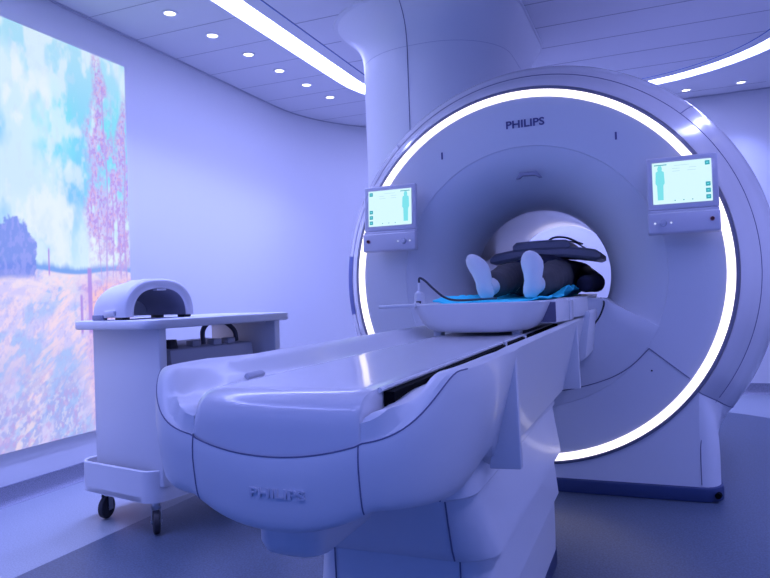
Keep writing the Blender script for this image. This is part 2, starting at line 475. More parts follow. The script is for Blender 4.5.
# base: grows from the kick plate to the ring cover
def base_ring(z, hw, y0, y1, r): return [(x, yy, z) for x, yy in rrect(hw, y0, y1, r, 10)]
def base_station(r, yy):
    c, sn = math.cos(math.radians(37)), math.sin(math.radians(37))
    xs, zs = r * c, ZC - r * sn
    t = min(1, max(0, (yy - .012) / .11)); wb = .735 + .090 * math.sqrt(max(0, 1 - (1 - t) ** 2))
    if yy > 1.5: wb -= .10 * ((yy - 1.5) / .2) ** 2
    R = []
    for k in range(19):
        z = .06 + (zs - .06) * k / 18
        f = max(0, (z - .16) / (zs - .16))
        R.append((wb + (xs - wb) * f ** 2.3, yy, z))
    return R + [(-x, y_, z) for x, y_, z in reversed(R)]
sts = []
for (ra, ya), (rb, yb) in zip(up, up[1:]):
    if yb < 1.55:
        m_ = max(1, int((yb - ya) / .015)) if ya < .2 else 3
        sts += [(ra + (rb - ra) * k / m_, ya + (yb - ya) * k / m_) for k in range(m_)]
link('base', mesh('base', *loft([base_station(.928, .010)] + [base_station(r, yy) for r, yy in sts], True, True, True)), M['face'], G, True, 32)
link('kick_plate', mesh('kick_plate', *loft([base_ring(z, w, yo, 1.63, .105) for z, w, yo in ((0.001, .826, .004), (.004, .833, -.006), (.05, .835, -.008), (.062, .831, -.004), (.066, .81, .01))], True, True, True)), M['kick'], G)
for s in (-1, 1):
    tube('cover_seam', [(s * .8235, .181, .4295), (s * .785, .105, .385), (s * .757, .035, .335), (s * .742, .014, .27), (s * .738, .010, .20), (s * .738, .010, .075)], .002, M['seam'], G, 6, 6)
    cyl('jack_hole', (s * .800, -.006, .035), (s * .808, .02, .035), .013, M['black'], G, 16)
# docking fairing under the bore
arc = [(.642 * math.cos(math.radians(a)), ZC + .642 * math.sin(math.radians(a))) for a in range(-156, -23, 6)]
prism('docking_cover', [(.588, .790), (.35, .925), (.20, .930), (-.20, .930), (-.35, .925), (-.588, .790)] + arc[0:], .30, -.004, M['face'], G, 'y', .003)
tube('cover_seam', catmull([(.02, -.005, .47), (.2, -.006, .50), (.36, -.006, .55), (.46, -.005, .61), (.54, -.002, .69)], 8), .0022, M['seam'], G, 6)
tube('cover_seam', [(.54, -.002, .69), (.705, -.001, .555)], .0022, M['seam'], G, 6)
tube('cover_seam', catmull([(-.02, -.005, .47), (-.2, -.006, .50), (-.36, -.006, .55), (-.46, -.005, .61), (-.54, -.002, .69)], 8), .0022, M['seam'], G, 6)
tube('cover_seam', [(-.54, -.002, .69), (-.705, -.001, .555)], .0022, M['seam'], G, 6)
cyl('screw', (.548, -.003, .588), (.548, .01, .588), .004, M['black'], G, 12)
# lettering, slots and sensor notch on the face
me = text_mesh('PHILIPS', .0515, .001, .0012)
w = max(v.co.x for v in me.vertices) - min(v.co.x for v in me.vertices)
for v in me.vertices:
    v.co = Vector((.013 + v.co.x * .187 / w, -.0015 - v.co.z, 1.779 + v.co.y))
link('lettering', me, M['logo'], G, False)
for x in (-.415, .432):
    box('speaker_slot', (x, -.0005, 1.683), (.009, .003, .036), M['logo'], G, .001, 1)
prism('sensor_notch', [(-.045, 1.530), (-.025, 1.562), (.060, 1.560), (.083, 1.528), (.066, 1.528), (.050, 1.540), (-.012, 1.542), (-.028, 1.530)], .040, .020, mat('notch_shade', (.30, .30, .42), .5), G, 'y', .002)
# blue sticker on the left rim of the cover
rings = []
for k in range(17):
    a = math.radians(171.5 + (189.5 - 171.5) * k / 16)
    rings.append([(r * math.cos(a), yy, ZC + r * math.sin(a)) for r, yy in ((1.0350, .1865), (1.0720, .231), (1.1060, .289), (1.1320, .359))])
link('blue_label', mesh('blue_label', *loft(rings, False)), M['bluelabel'], G)
# bore lamps
l = bpy.data.lights.new('bore_lamp', 'SPOT'); l.energy = 9; l.color = (1., .95, .93); l.spot_size = math.radians(112); l.spot_blend = .8; l.shadow_soft_size = .05
o = bpy.data.objects.new('bore_lamp', l); COL.objects.link(o); o.parent = G; o.location = (0.10, 1.40, ZC - .02); o.rotation_euler = (math.radians(180), 0, 0)

# service column between scanner and ceiling
CO = thing('service_column', 'smooth white column rising from the scanner to a flared ceiling collar', 'column', (-.66, 1.0, 2.0))
def cring(z, x0, x1, y0, y1, r):
    cx = (x0 + x1) / 2; return [(cx + x + .66, yy - 1.0, z - 2.0) for x, yy in rrect((x1 - x0) / 2, y0, y1, r, 12)]
def colsec(z, e): return cring(z, -1.105 - e * 1.0, -.175 + e * .6, .30 - e, 1.75 + e * .4, .42 + e * .55)
secs = [(1.45, 0), (2.38, 0), (2.44, .004), (2.49, .013), (2.54, .032), (2.58, .06), (2.615, .095), (2.635, .122), (2.648, .142), (2.652, .15)]
link('shaft', mesh('shaft', *loft([colsec(z, e) for z, e in secs])), M['white'], CO, True, 60)
link('collar', mesh('collar', *loft([colsec(2.645, .138), colsec(2.645, .158), colsec(2.655, .162)])), M['ceil'], CO)
ln = []
for z, e in secs:
    pts = colsec(z, e)
    P0 = min(pts, key=lambda p: (abs(p[0] - (-.690 + .66)) + (10 if p[1] > -.2 else 0)))
    ln.append((-.690 + .66, P0[1] - .0005, P0[2]))
tube('column_seam', ln, .0025, M['seam'], CO, 6)
tube('column_seam', [p for p in colsec(2.40, .0015)] + [colsec(2.40, .0015)[0]], .0012, mat('faint_seam', (.45, .45, .55), .6), CO, 5)

# ================================================================ CONTROL PANELS
def control_panel(x, flip, label):
    t = thing('control_panel', label, 'control panel', (x, -.10, 1.195))
    f = -1 if flip else 1
    tilt = Matrix.Rotation(math.radians(-4), 3, 'X')
    def B(nm, c, s, m, par=t, bev=.004, seg=3):
        return box(nm, tuple(tilt @ Vector(c)), s, m, par, bev, seg, tilt)
    B('housing', (0, 0, .231), (.288, .026, .238), M['panel'], t, .010, 4)
    scr = B('screen', (0, -.0125, .232), (.238, .004, .186), M['screen'], t, .001, 1)
    for dz in (.075, -.018, -.046, -.074):
        B('screen_icon', (f * .103, -.0148, .232 + dz), (.019, .002, .019), M['icon'], scr, .001, 1)
        B('icon_mark', (f * .103, -.0162, .232 + dz), (.008, .001, .004), M['figure'], scr, .0003, 1)
    # patient outline on the screen
    fig = [(-.006, .078), (.006, .078), (.010, .066), (.008, .056), (.017, .050), (.019, .0), (.013, -.01), (.012, -.075), (-.012, -.075), (-.013, -.01), (-.019, 0), (-.017, .05), (-.008, .056), (-.010, .066)]
    vs = []; nn = len(fig)
    for d in (-.0152, -.0135):
        vs += [tuple(tilt @ Vector((-f * .088 + a, d, .232 + b))) for a, b in fig]
    fs = [tuple(range(nn)), tuple(range(2 * nn - 1, nn - 1, -1))] + [(i, i + nn, (i + 1) % nn + nn, (i + 1) % nn) for i in range(nn)]
    link('screen_figure', mesh('screen_figure', vs, fs), M['figure'], scr, False)
    B('screen_bar', (-f * .085, -.0148, .232 + .0815), (.052, .0015, .004), M['icon'], scr, .0003, 1)
    for k, (cx, cz, w) in enumerate(((.0, .075, .06), (-.022, .062, .032), (.045, .062, .03), (-.022, .05, .03), (.04, .05, .035))):
        B('screen_line', (f * cx, -.0148, .232 + cz), (w, .0012, .0016), M['uigrey'], scr, .0003, 1)
    for cx in (-.03, .005, .04):
        B('screen_mark', (f * cx, -.0148, .232 - .080), (.005, .0012, .004), M['icon'], scr, .0003, 1)
    con = B('console', (0, -.008, .052), (.290, .05, .094), M['panel'], t, .010, 4)
    B('lip', (0, -.002, .104), (.286, .034, .014), M['panel'], t, .004, 2)
    def knob(nm, cx, cz, r, d, m, par=con):
        p0 = tilt @ Vector((cx, -.030, cz)); p1 = tilt @ Vector((cx, -.034 - d, cz))
        return cyl(nm, tuple(p0), tuple(p1), r, m, par, 24, r * .85)
    knob('button_rim', f * .112, .058, .0115, .002, M['redrim']); knob('stop_button', f * .112, .058, .0088, .008, M['red'])
    knob('dial', -f * .082, .052, .0155, .012, M['chrome'])
    knob('dial_ridge', -f * .082, .052, .0095, .017, M['panel'])
    knob('push_button', -f * .115, .052, .0045, .002, M['led']); knob('push_button', -f * .050, .052, .0045, .002, M['led'])
    box('mount', (0, .055, .14), (.18, .085, .16), M['panel'], t, .01, 2)
    return t
control_panel(-.676, True, 'touchscreen control panel on the scanner left of the bore')
control_panel(.701, False, 'touchscreen control panel on the scanner right of the bore')

# ================================================================ PATIENT TABLE
T = thing('patient_table', 'long white patient table docked to the scanner with rounded front end', 'table', (.009, -1.4, 0))
def TL(p): return (p[0], p[1] + 1.4, p[2])
def tmesh(nm, vs, fs, m, par=T, ang=40): return link(nm, mesh(nm, [TL(v) for v in vs], fs), m, par, True, ang)
Yc, Bq, NE, HW_ = -2.105, .290, 3.0, .312
YE = -.30
def ss(a, b, x):
    t = min(1, max(0, (x - a) / (b - a))); return t * t * (3 - 2 * t)
def hull_plan(n=84):
    """front end plan outline from the right side round the front to the left side"""
    pts = [(HW_ - .028, yy) for yy in (YE, -.6, -.9, -1.2, -1.5, -1.7, -1.8)] + [(HW_ - .018, -1.9), (HW_ - .008, -2.0)]
    dense = []
    for k in range(4001):
        a = PI * k / 4000
        c, s_ = math.cos(a), math.sin(a)
        dense.append((HW_ * math.copysign(abs(c) ** (2 / NE), c), Yc - Bq * abs(s_) ** (2 / NE)))
    acc = [0.]
    for a, b in zip(dense, dense[1:]): acc.append(acc[-1] + math.hypot(b[0] - a[0], b[1] - a[1]))
    j = 0
    for k in range(n + 1):
        t = acc[-1] * k / n
        while j < 3999 and acc[j + 1] < t: j += 1
        pts.append(dense[j] if k < n else dense[-1])
    pts = pts + [(-x, yy) for x, yy in reversed(pts[:9])]
    pts[9 + n // 2] = (0., Yc - Bq)
    out = []
    for x, yy in pts:
        k = 1 - ss(-2.08, -1.85, yy)
        if x > .15: x = .15 + (x - .15) * (1 - .17 * k)
        if x < -.15: x = -.15 + (x + .15) * (1 + .15 * k)
        out.append((x, yy))
    return out
def rim_z(x, yy):
    # seam height: low and sagging across the front, sweeping up to the rail at the corners
    lo = .752 - .022 * max(0, 1 - (x / .15) ** 2)
    return lo + (.850 - lo) * ss(-2.400, -2.25, yy) if abs(x) > .15 else lo
def bot_z(x, yy):
    fr = .607 + .033 * min(1.25, (x / .15) ** 2)
    side = .634 - .060 * ss(-1.92, -1.78, yy)
    k = ss(-2.36, -2.16, yy)
    return fr * (1 - k) + side * k
hp = hull_plan()
def hnorm(i):
    a = hp[max(0, i - 1)]; b = hp[min(len(hp) - 1, i + 1)]
    d = Vector((b[0] - a[0], b[1] - a[1])).normalized(); return (d.y, -d.x) if False else (-d.y, d.x)
prof_h = [(0, 0.), (.05, -.06), (.16, -.12), (.30, -.12), (.50, .0), (.70, .16), (.82, .30), (.90, .45), (.95, .62), (.98, .80), (1., 1.10)]
def inset(f, yy):
    fr = [p[0] for p in prof_h]; of = [p[1] for p in prof_h]
    i = min(max(k for k in range(len(fr)) if fr[k] <= f + 1e-9), len(fr) - 2)
    o = of[i] + (of[i + 1] - of[i]) * (f - fr[i]) / (fr[i + 1] - fr[i])
    k = ss(-2.38, -2.0, yy)
    k2 = ss(-2.05, -1.85, yy)
    return o * (.020 + .058 * k) * (1 - k2) + k2 * (f * .064 + max(0, f - .95) * .8)
def hull_pt(i, f):
    x, yy = hp[i]; nx, ny = hnorm(i); o = inset(f, yy)
    # the outline runs right side -> front -> left side, so the inward normal points to (0, +y)
    if nx * (0 - x) + ny * (-2.0 - yy) < 0 and yy < -2.0: nx, ny = -nx, -ny
    if yy >= -2.0: nx, ny = (-1 if x > 0 else 1), 0
    zt, zb = rim_z(x, yy), bot_z(x, yy)
    return (x + nx * o, yy + ny * o, zt + (zb - zt) * f)
rings = [[hull_pt(i, f) for i in range(len(hp))] for f, _ in prof_h]
rings.append([(x * .6, yy if yy > -2.12 else -2.12 + (yy + 2.12) * .6, bot_z(x * .6, -2.1 if yy < -2.1 else yy) - .002) for x, yy in hp])
rings.append([(0, yy if yy > -2.12 else -2.12, bot_z(0, -2.1 if yy < -2.1 else yy) - .002) for x, yy in hp])
vs, fs = loft(rings, False)
tmesh('lower_shell', vs, fs, M['white'], T, 35)
def on_hull(x, f):
    best = None
    for i in range(len(hp) - 1):
        if hp[i][1] > -2.15: continue
        a, b = hull_pt(i, f), hull_pt(i + 1, f)
        if (a[0] - x) * (b[0] - x) <= 0 and abs(a[0] - b[0]) > 1e-9:
            t = (x - a[0]) / (b[0] - a[0]); return tuple(a[k] + (b[k] - a[k]) * t for k in range(3))
    return hull_pt(len(hp) // 2, f)
for s in (-1, 1):
    pts = [on_hull(s * .150, f) for f in (0, .05, .16, .3, .5, .7, .82, .9, .95)]
    tube('seam', [TL((p[0], p[1] - .0003, p[2])) for p in pts], .0012, M['seam'], T, 6)
sl = [hull_pt(i, 0) for i in range(len(hp)) if hp[i][1] < -2.225]
tube('seam', [TL((p[0] * .999, p[1], p[2] + .0005)) for p in sl], .0012, M['seam'], T, 6)
# embossed lettering on the rounded front
me = text_mesh('PHILIPS', .0205, .0016, .0005)
w = max(v.co.x for v in me.vertices) - min(v.co.x for v in me.vertices)
for v in me.vertices:
    x = .014 + v.co.x * .098 / w; z = .668 + v.co.y
    zt, zb = rim_z(x, -2.4), bot_z(x, -2.4)
    p = on_hull(x, (zt - z) / (zt - zb))
    v.co = Vector(TL((x, p[1] - .0016 - v.co.z * .9, z)))
link('lettering', me, mat('embossed_shell', (.66, .66, .72), .4), T, False)
# central top: rounded end block running on as the sliding channel
HB = .148
def end_y(x, inset=0.): return Yc - (Bq - .003 - inset) * max(0, 1 - abs(x / (HW_ - .003 - inset)) ** NE) ** (1 / NE)
NXB = 24
rows = []
xs = [-HB + 2 * HB * k / NXB for k in range(NXB + 1)]
edge = [(.752, 0.), (.770, .0), (.786, .0015), (.800, .006), (.811, .013), (.819, .023), (.8245, .036), (.8275, .052)]
for z, ins in edge: rows.append([(x, end_y(x) + ins, z if z > .753 else rim_z(x, -2.4)) for x in xs])
for yy in (-2.30, -2.2, -2.0, -1.6, -1.2, -.8, -.4, YE):
    rows.append([(x, max(yy, end_y(x) + .058), .828 - .004 * (1 - (x / HB) ** 2) * ss(-2.3, -2.0, yy)) for x in xs])
# side walls of the block
full = []
for r in rows:
    l = r[0]; rr = r[-1]
    full.append([(l[0] - .004, l[1] + .001, min(l[2], .752))] + [(l[0] - .003, l[1] + .001, l[2] - .010 if l[2] > .765 else .752)] + [(l[0] - .0005, l[1], l[2] - .0025 if l[2] > .76 else .752)] + r[1:-1] +
                [(rr[0] + .0005, rr[1], rr[2] - .0025 if rr[2] > .76 else .752)] + [(rr[0] + .003, rr[1] + .001, rr[2] - .010 if rr[2] > .765 else .752)] + [(rr[0] + .004, rr[1] + .001, min(rr[2], .752))])
vs, fs = loft(full, False)
tmesh('channel_top', vs, fs, mat('polished_shell', (.74, .73, .77), .24, coat=.45), T, 50)
# side rails with the scooped front corners
def rail(s):
    st = []
    out = [hull_pt(i, 0) for i in range(len(hp)) if s * hp[i][0] >= .1515 and hp[i][1] < -2.0]
    out = [(s * p[0], p[1]) for p in out]; out.sort(key=lambda p: (p[0] if p[1] < -2.13 else 1, p[1]))
    out = [(.1515, end_y(.1515) - .002)] + out + [(hp[8][0], -2.0), (hp[7][0], -1.9)] + [(hp[6][0], yy) for yy in (-1.8, -1.6, -1.3, -1.0, -.7, -.5, YE)]
    for x, yy in out:
        xi = .1515
        yi = max(yy, end_y(.1515) + .012) if yy < -2.2 else yy
        zr = rim_z(x, yy); k = ss(-2.36, -2.18, yy)          # scooped ledge at the corner, sloping rail behind
        sec = []
        for f, zl, zs in ((0., .762, .790), (.08, .792, .808), (.26, .800, .815), (.46, .802, .826), (.62, .805, .842), (.74, None, .850), (.86, None, .8545), (.96, None, .8535), (1., 'r', 'r')):
            if zl == 'r': z = zr
            else:
                a = zl if zl is not None else zr - .004 * (1 - f) / .26 + .003
                a = min(a, max(zr + .030, .76)) if f < .7 else a
                z = a * (1 - k) + zs * k
            sec.append((s * (xi + (x - xi) * f), yi + (yy - yi) * f, z))
        st.append(sec)
    vs, fs = loft(st, False)
    tmesh('side_rail', vs, fs, M['white'], T, 50)
rail(1); rail(-1)
# dark cable slot beside the channel on the near side
tmesh('cable_slot', *loft([[(.153, yy, .795), (.153, yy, z1), (.172, yy, z1), (.172, yy, .795)] for yy, z1 in ((-2.285, .8195), (-1.9, .8215), (-1.2, .825), (-.35, .828))], True, True, True), M['black'])
tube('slot_rail', [TL((.152, -2.30, .8235)), TL((.152, -.35, .827))], .0045, M['white'], T, 8)
for yy in (-1.42, -1.12):
    cyl('slot_screw', TL((.170, yy, .815)), TL((.170, yy, .833)), .006, M['steel'], T, 10)
box('grip_recess', TL((-.200, -2.12, .8215)), (.014, .060, .012), mat('recess_shade', (.56, .56, .64), .5), T, .004, 2, Matrix.Rotation(math.radians(35), 3, 'Y'))
# fins
for s in (-1, 1):
    for yy in (-1.84, -.62):
        t = .012
        pl = [(.262, .850), (.282, .852), (.287, .59), (.216, .588)]
        prism('fin', [(s * a, b) for a, b in pl], yy + 1.4 - t, yy + 1.4 + t, M['white'], T, 'y', .004, 2)
# bridge into the bore
for s in (-1, 1):
    prism('bridge_rail', [(s * .235, .86), (s * .305, .882), (s * .31, .868), (s * .285, .68), (s * .24, .655)], -.36 + 1.4, .35 + 1.4, M['white'], T, 'y', .004, 2)
# pedestal
def pring(z, hw, y0, y1, r): return [TL((x, yy, z)) for x, yy in rrect(hw, y0, y1, r, 10)]
def section(nm, lvl, m):
    return link(nm, mesh(nm, *loft([pring(*l) for l in lvl], True, True, True)), m, T, True, 35)
section('pedestal_section', [(.66, .190, -2.00, -.70, .09), (.60, .200, -2.01, -.70, .09), (.556, .209, -2.00, -.70, .09), (.550, .205, -1.99, -.71, .085)], M['white'])
section('pedestal_section', [(.575, .200, -1.975, -.72, .09), (.50, .214, -1.955, -.745, .09), (.43, .232, -1.93, -.78, .09), (.404, .236, -1.915, -.79, .088), (.398, .231, -1.905, -.80, .085)], M['white'])
section('pedestal_section', [(.42, .205, -1.885, -.80, .08), (.33, .216, -1.88, -.80, .08), (.256, .224, -1.88, -.80, .08), (.250, .220, -1.87, -.81, .075)], M['white'])
section('pedestal_section', [(.27, .208, -1.86, -.81, .07), (.10, .208, -1.86, -.81, .07), (.05, .207, -1.86, -.81, .07)], M['white'])
section('kick_plate', [(.055, .209, -1.86, -.80, .07), (.001, .209, -1.86, -.80, .07)], M['kick'])
for s in (-1, 1):
    tube('seam', [TL(p) for p in ((s * .150, -2.0035, .648), (s * .150, -2.0105, .60), (s * .150, -2.001, .556))], .0018, M['seam'], T, 6)
    tube('seam', [TL(p) for p in ((s * .150, -1.970, .548), (s * .150, -1.9555, .50), (s * .150, -1.931, .43), (s * .150, -1.916, .404))], .0018, M['seam'], T, 6)
    tube('seam', [TL(p) for p in ((s * .152, -1.883, .395), (s * .152, -1.881, .33), (s * .152, -1.881, .256))], .0018, M['seam'], T, 6)
link('handle_housing', mesh('hh', *loft([[TL((-.065 + x, yy, z)) for x, yy in rrect(.07 - i, -2.24 + i, -1.98 - i, .035, 6)] for z, i in ((.66, 0), (.53, 0), (.512, .006), (.503, .02))], True, False, True)), M['white'], T)

# ================================================================ CRADLE
K = thing('table_cradle', 'shallow white patient cradle riding on top of the table', 'cradle', (0, -.4, .93))
def KL(p): return (p[0], p[1] + .4, p[2] - .93)
def kring(z, w, y0, r): return [KL((x + .0, yy, z)) for x, yy in rrect(w, y0, 1.25, r, 10)]
lv = [(.8335, .08, -.99, .06), (.835, .125, -1.03, .08), (.840, .162, -1.060, .09), (.850, .187, -1.077, .10), (.870, .205, -1.088, .10), (.900, .219, -1.096, .10), (.926, .231, -1.103, .10), (.936, .234, -1.105, .10), (.940, .231, -1.101, .097), (.938, .222, -1.092, .09), (.922, .208, -1.075, .085)]
link('tray', mesh('tray', *loft([kring(*l) for l in lv], True, True, True)), M['white'], K, True, 45)
prism('wing_handle', [(x, yy + .4) for x, yy in ((-.205, -1.085), (-.30, -1.115), (-.336, -1.105), (-.340, -1.06), (-.315, -.92), (-.215, -.88))], .929 - .93, .940 - .93, M['white'], K, 'z', .003)
K_off = .4
for nm, pl, z0, z1 in (('side_block', [(.150, -.905), (.250, -.905), (.272, -.70), (.150, -.70)], .858, .938),
                       ('side_block', [(.205, -.55), (.276, -.58), (.304, -.285), (.205, -.285)], .862, .940)):
    prism(nm, [(x, yy + K_off) for x, yy in pl], z0 - .93, z1 - .93, M['white'], K, 'z', .004)
box('side_gap', KL((.205, -.9065, .897)), (.094, .004, .070), M['seam'], K, .001, 1)
box('side_strip', KL((.246, -.635, .895)), (.06, .11, .075), M['gloss'], K, .004)
for x in (-.15, .13):
    box('guide_foot', KL((x, -.99, .836)), (.03, .05, .030), M['white'], K, .006)
# cyan sheet spread over the cradle
def sheet():
    rings = []
    r = random.Random(3)
    ys = [-.90 + 1.9 * k / 60 for k in range(61)]
    for i, yy in enumerate(ys):
        row = []
        for j in range(41):
            u = -1 + 2 * j / 40
            x = u * (.205 + .012 * math.sin(yy * 17 + (2 if u > 0 else 0)))
            z = .9395 + .004 * math.sin(yy * 31 + u * 7) * math.sin(u * 13 + yy * 9) + .012 * max(0, abs(u) - .72) / .28
            if u > .5: z += .035 * ss(.5, .95, u) * ss(-.45, -.1, yy) * (1 + .25 * math.sin(yy * 40))
            if u < -.5: z += .010 * ss(.5, .95, -u) * ss(-.9, -.7, yy) * (1 + .5 * math.sin(yy * 60))
            row.append(Vector((x, yy, z)))
        rings.append(row)
    top = loft(rings, False)
    low = loft([[p - Vector((0, 0, .006)) for p in r_] for r_ in rings], False)
    n0 = len(top[0]); vs = top[0] + low[0]; fs = top[1] + [tuple(reversed([i + n0 for i in f])) for f in low[1]]
    w = 41; h = 61
    bd = [j for j in range(w)] + [i * w + w - 1 for i in range(1, h)] + [(h - 1) * w + j for j in range(w - 2, -1, -1)] + [i * w for i in range(h - 2, 0, -1)]
    for a, b in zip(bd, bd[1:] + bd[:1]): fs.append((a, b, b + n0, a + n0))
    return vs, fs
sh = link('bed_sheet', mesh('bed_sheet', *sheet()), M['sheet'], None, True, 60)
tag(sh, 'bright cyan blue sheet spread on the cradle under the patient', 'sheet')

# ================================================================ PATIENT
def XF(p): return Vector(p)
P = thing('person', 'person in white socks lying feet first towards us inside the bore', 'person', (0, .45, .95))
def PL(p): return (p[0], p[1] - .45, p[2] - .95)
J = []; Ed = []
def jt(p, r, frm=None):
    J.append((PL(p), r)); i = len(J) - 1
    if frm is not None: Ed.append((frm, i))
    return i
pel = jt((0, .45, 1.05), (.13, .10))
wai = jt((0, .65, 1.055), (.125, .095), pel)
che = jt((0, .88, 1.065), (.145, .10), wai)
shd = jt((0, 1.0, 1.06), (.12, .085), che)
nek = jt((0, 1.10, 1.05), .052, shd)
hd0 = jt((0, 1.18, 1.055), .075, nek)
hd1 = jt((0, 1.26, 1.065), .09, hd0)
hd2 = jt((0, 1.33, 1.06), .065, hd1)
nose = jt((0, 1.235, 1.165), .012, hd1)
for s in (-1, 1):
    jt((s * .098, 1.25, 1.05), .014, hd1)
    hip = jt((s * .092, .38, 1.035), .088, pel)
    thi = jt((s * .104, .17, 1.035), .074, hip)
    kn = jt((s * .112 + .012, -.02, 1.035), .056, thi)
    cal = jt((s * .108 + .014, -.17, 1.015), .055, kn)
    an = jt((-.090 if s < 0 else .104, -.41, 1.00), .027, cal)
    lean = -.045 if s < 0 else -.006
    heel = jt((s * .090 + .014 + (-.024 if s < 0 else .0), -.455, .985), .018, an)
    bx = -.146 if s < 0 else .098
    ball = jt((bx + (.024 if s < 0 else 0), -.462 if s < 0 else -.490, 1.045), .014, heel)
    toe = jt((bx + (.008 if s < 0 else 0), -.466 if s < 0 else -.494, 1.085), .011, ball)
    sh_ = jt((s * .17, .99, 1.05), .058, shd)
    el = jt((s * .255, .72, 1.005), .041, sh_)
    wr = jt((s * .255, .47, 1.0), .026, el)
    pm_ = jt((s * .235, .40, 1.0), (.032, .018), wr)
    for k, (dx, L) in enumerate(((-.026, .060), (-.009, .072), (.009, .068), (.026, .052))):
        a = jt((s * .235 + dx, .35, 1.003), .0095, pm_)
        b = jt((s * .235 + dx * 1.1, .35 - L * .55, .998), .0085, a)
        c = jt((s * .235 + dx * 1.1, .35 - L, .985), .007, b)
    a = jt((s * .205, .415, .995), .011, pm_); jt((s * .185, .375, .985), .009, a)
body = link('body', skin_mesh('body', J, Ed, 0), M['skin'], P)

def foot_loft(cx, cy, cz, lean, L):
    """sock: heel low, sole towards the viewer, toes up"""
    rings = []
    prof = [(0., .020, .022), (.03, .026, .034), (.10, .034, .046), (.22, .037, .056), (.36, .035, .058), (.50, .039, .054), (.64, .0455, .048), (.76, .0465, .042), (.86, .040, .034), (.94, .028, .025), (.985, .016, .011), (1.0, .004, .004)]
    for t, w, d in prof:
        sx = lean * t + (.010 * math.sin(t * PI) * (1 if lean < 0 else -.5))
        dep = -.012 * math.sin(t * PI) - .02 * t
        ring = []
        for k in range(20):
            a = 2 * PI * k / 20
            ring.append(PL((cx + sx + w * math.cos(a), cy - dep + .030 - d + d * (1 + math.sin(a)), cz + L * t)))
        rings.append(ring)
    return rings
def sock(cx, cy, cz, lean, L, ax):
    rings = foot_loft(cx, cy, cz, lean, L)
    v1, f1 = loft(rings, True, True, True)
    # ankle sleeve
    v2, f2 = tube_geo([PL((cx + .004, cy + .03, cz + .045)), PL((ax, cy + .10, cz + .052)), PL((ax, cy + .20, cz + .058))], [.028, .038, .047], 20)
    n0 = len(v1)
    return mesh('sock', list(v1) + list(v2), f1 + [tuple(i + n0 for i in f) for f in f2])
link('sock', sock(-.094, -.505, .946, -.066, .196, -.094), M['sock'], P)
link('sock', sock(.098, -.535, .946, -.002, .196, .102), M['sock'], P)
TJ = []; TE = []
def tj(p, r, frm=None):
    TJ.append((PL(p), r)); i = len(TJ) - 1
    if frm is not None: TE.append((frm, i))
    return i
tp = tj((0, .46, 1.05), (.15, .112))
tj((0, .60, 1.055), (.145, .108), tp)
for s in (-1, 1):
    a = tj((s * .094, .36, 1.04), .100, tp)
    b = tj((s * .106 + .004, .16, 1.045), .086, a)
    c = tj((s * .114 + .010, -.02, 1.045), .071, b)
    d = tj((s * .112 + .014, -.16, 1.022), .068, c)
    e_ = tj((s * .098 + (.008 if s < 0 else .014), -.33, 1.006), .062, d); tj((-.092 if s < 0 else .106, -.405, 1.002), .058, e_)
tme = skin_mesh('trousers', TJ, TE, 0)
from mathutils import noise as mnoise
for v in tme.vertices:
    c = v.co; k = mnoise.noise(Vector((c.x * 9, c.y * 26 + c.x * 14, c.z * 12))) * .010 + mnoise.noise(Vector((c.x * 20, c.y * 60, c.z * 24))) * .004
    v.co = c + v.normal * k
link('trousers', tme, M['trouser'], P)
SJ = []; SE = []
def sj(p, r, frm=None):
    SJ.append((PL(p), r)); i = len(SJ) - 1
    if frm is not None: SE.append((frm, i))
    return i
a0_ = sj((0, .50, 1.06), (.170, .128)); h_ = sj((0, .34, 1.055), (.185, .120), a0_); sj((0, .20, 1.05), (.192, .108), h_); a1_ = sj((0, .66, 1.06), (.155, .118), a0_); a2_ = sj((0, .88, 1.065), (.165, .12), a1_); a3_ = sj((0, 1.02, 1.055), (.13, .095), a2_)
for s in (-1, 1):
    b = sj((s * .18, .99, 1.05), .072, a3_); c = sj((s * .262, .72, 1.005), .058, b); d = sj((s * .262, .50, 1.0), .048, c); e_ = sj((s * .240, .38, 1.0), .050, d); sj((s * .238, .265, .998), .044, e_)
link('shirt', skin_mesh('shirt', SJ, SE, 0), M['shirt'], P)
hv, hf = [], []
bmh = bmesh.new(); bmesh.ops.create_uvsphere(bmh, u_segments=20, v_segments=12, radius=.105)
for v in bmh.verts: v.co = Vector(PL((v.co.x * .95, 1.285 + v.co.y * .95, 1.035 + v.co.z * .9)))
me = bpy.data.meshes.new('hair'); bmh.to_mesh(me); bmh.free(); link('hair', me, M['hair'], P)

# body coil strapped over the patient
BC = thing('body_coil', 'dark grey imaging coil pad resting across the patient inside the bore', 'imaging coil', (0, .56, 1.178))
def coil_geo(x0, x1, z0, th, y0, y1, drop, n=16):
    rings = []
    for k in range(n + 1):
        x = x0 + (x1 - x0) * k / n
        zz = z0 - drop * (x / .3) ** 2
        e = .45 if k in (0, n) else 1.
        h = th * e
        rings.append([(x, yy, zz + hh) for yy, hh in ((y0 + .012, -h / 2), (y0, -h / 4), (y0, h / 4), (y0 + .012, h / 2), (y1 - .012, h / 2), (y1, h / 4), (y1, -h / 4), (y1 - .012, -h / 2))])
    return loft(rings, True, True, True)
link('pad', mesh('pad', *coil_geo(-.300, .308, .012, .060, -.06, .40, .036, 24)), M['darkcoil'], BC, True, 35)
link('raised_housing', mesh('rh', *coil_geo(-.165, .150, .048, .056, -.070, .36, .02)), M['darkcoil'], BC, True, 35)
cyl('port', (.0, -.062, .048), (.0, -.068, .048), .008, M['black'], BC, 16)
for x in (-.22, .2):
    cyl('strap_stud', (x, .03, -.02), (x, .03, .012), .009, M['darkcoil'], BC, 12)
tube('coil_cable', [(.05, .10, .05), (.03, .0, .075), (.07, -.01, .092), (.13, .02, .085), (.18, .08, .06), (.19, .2, .06)], .006, M['cable'], BC, 8, 6)
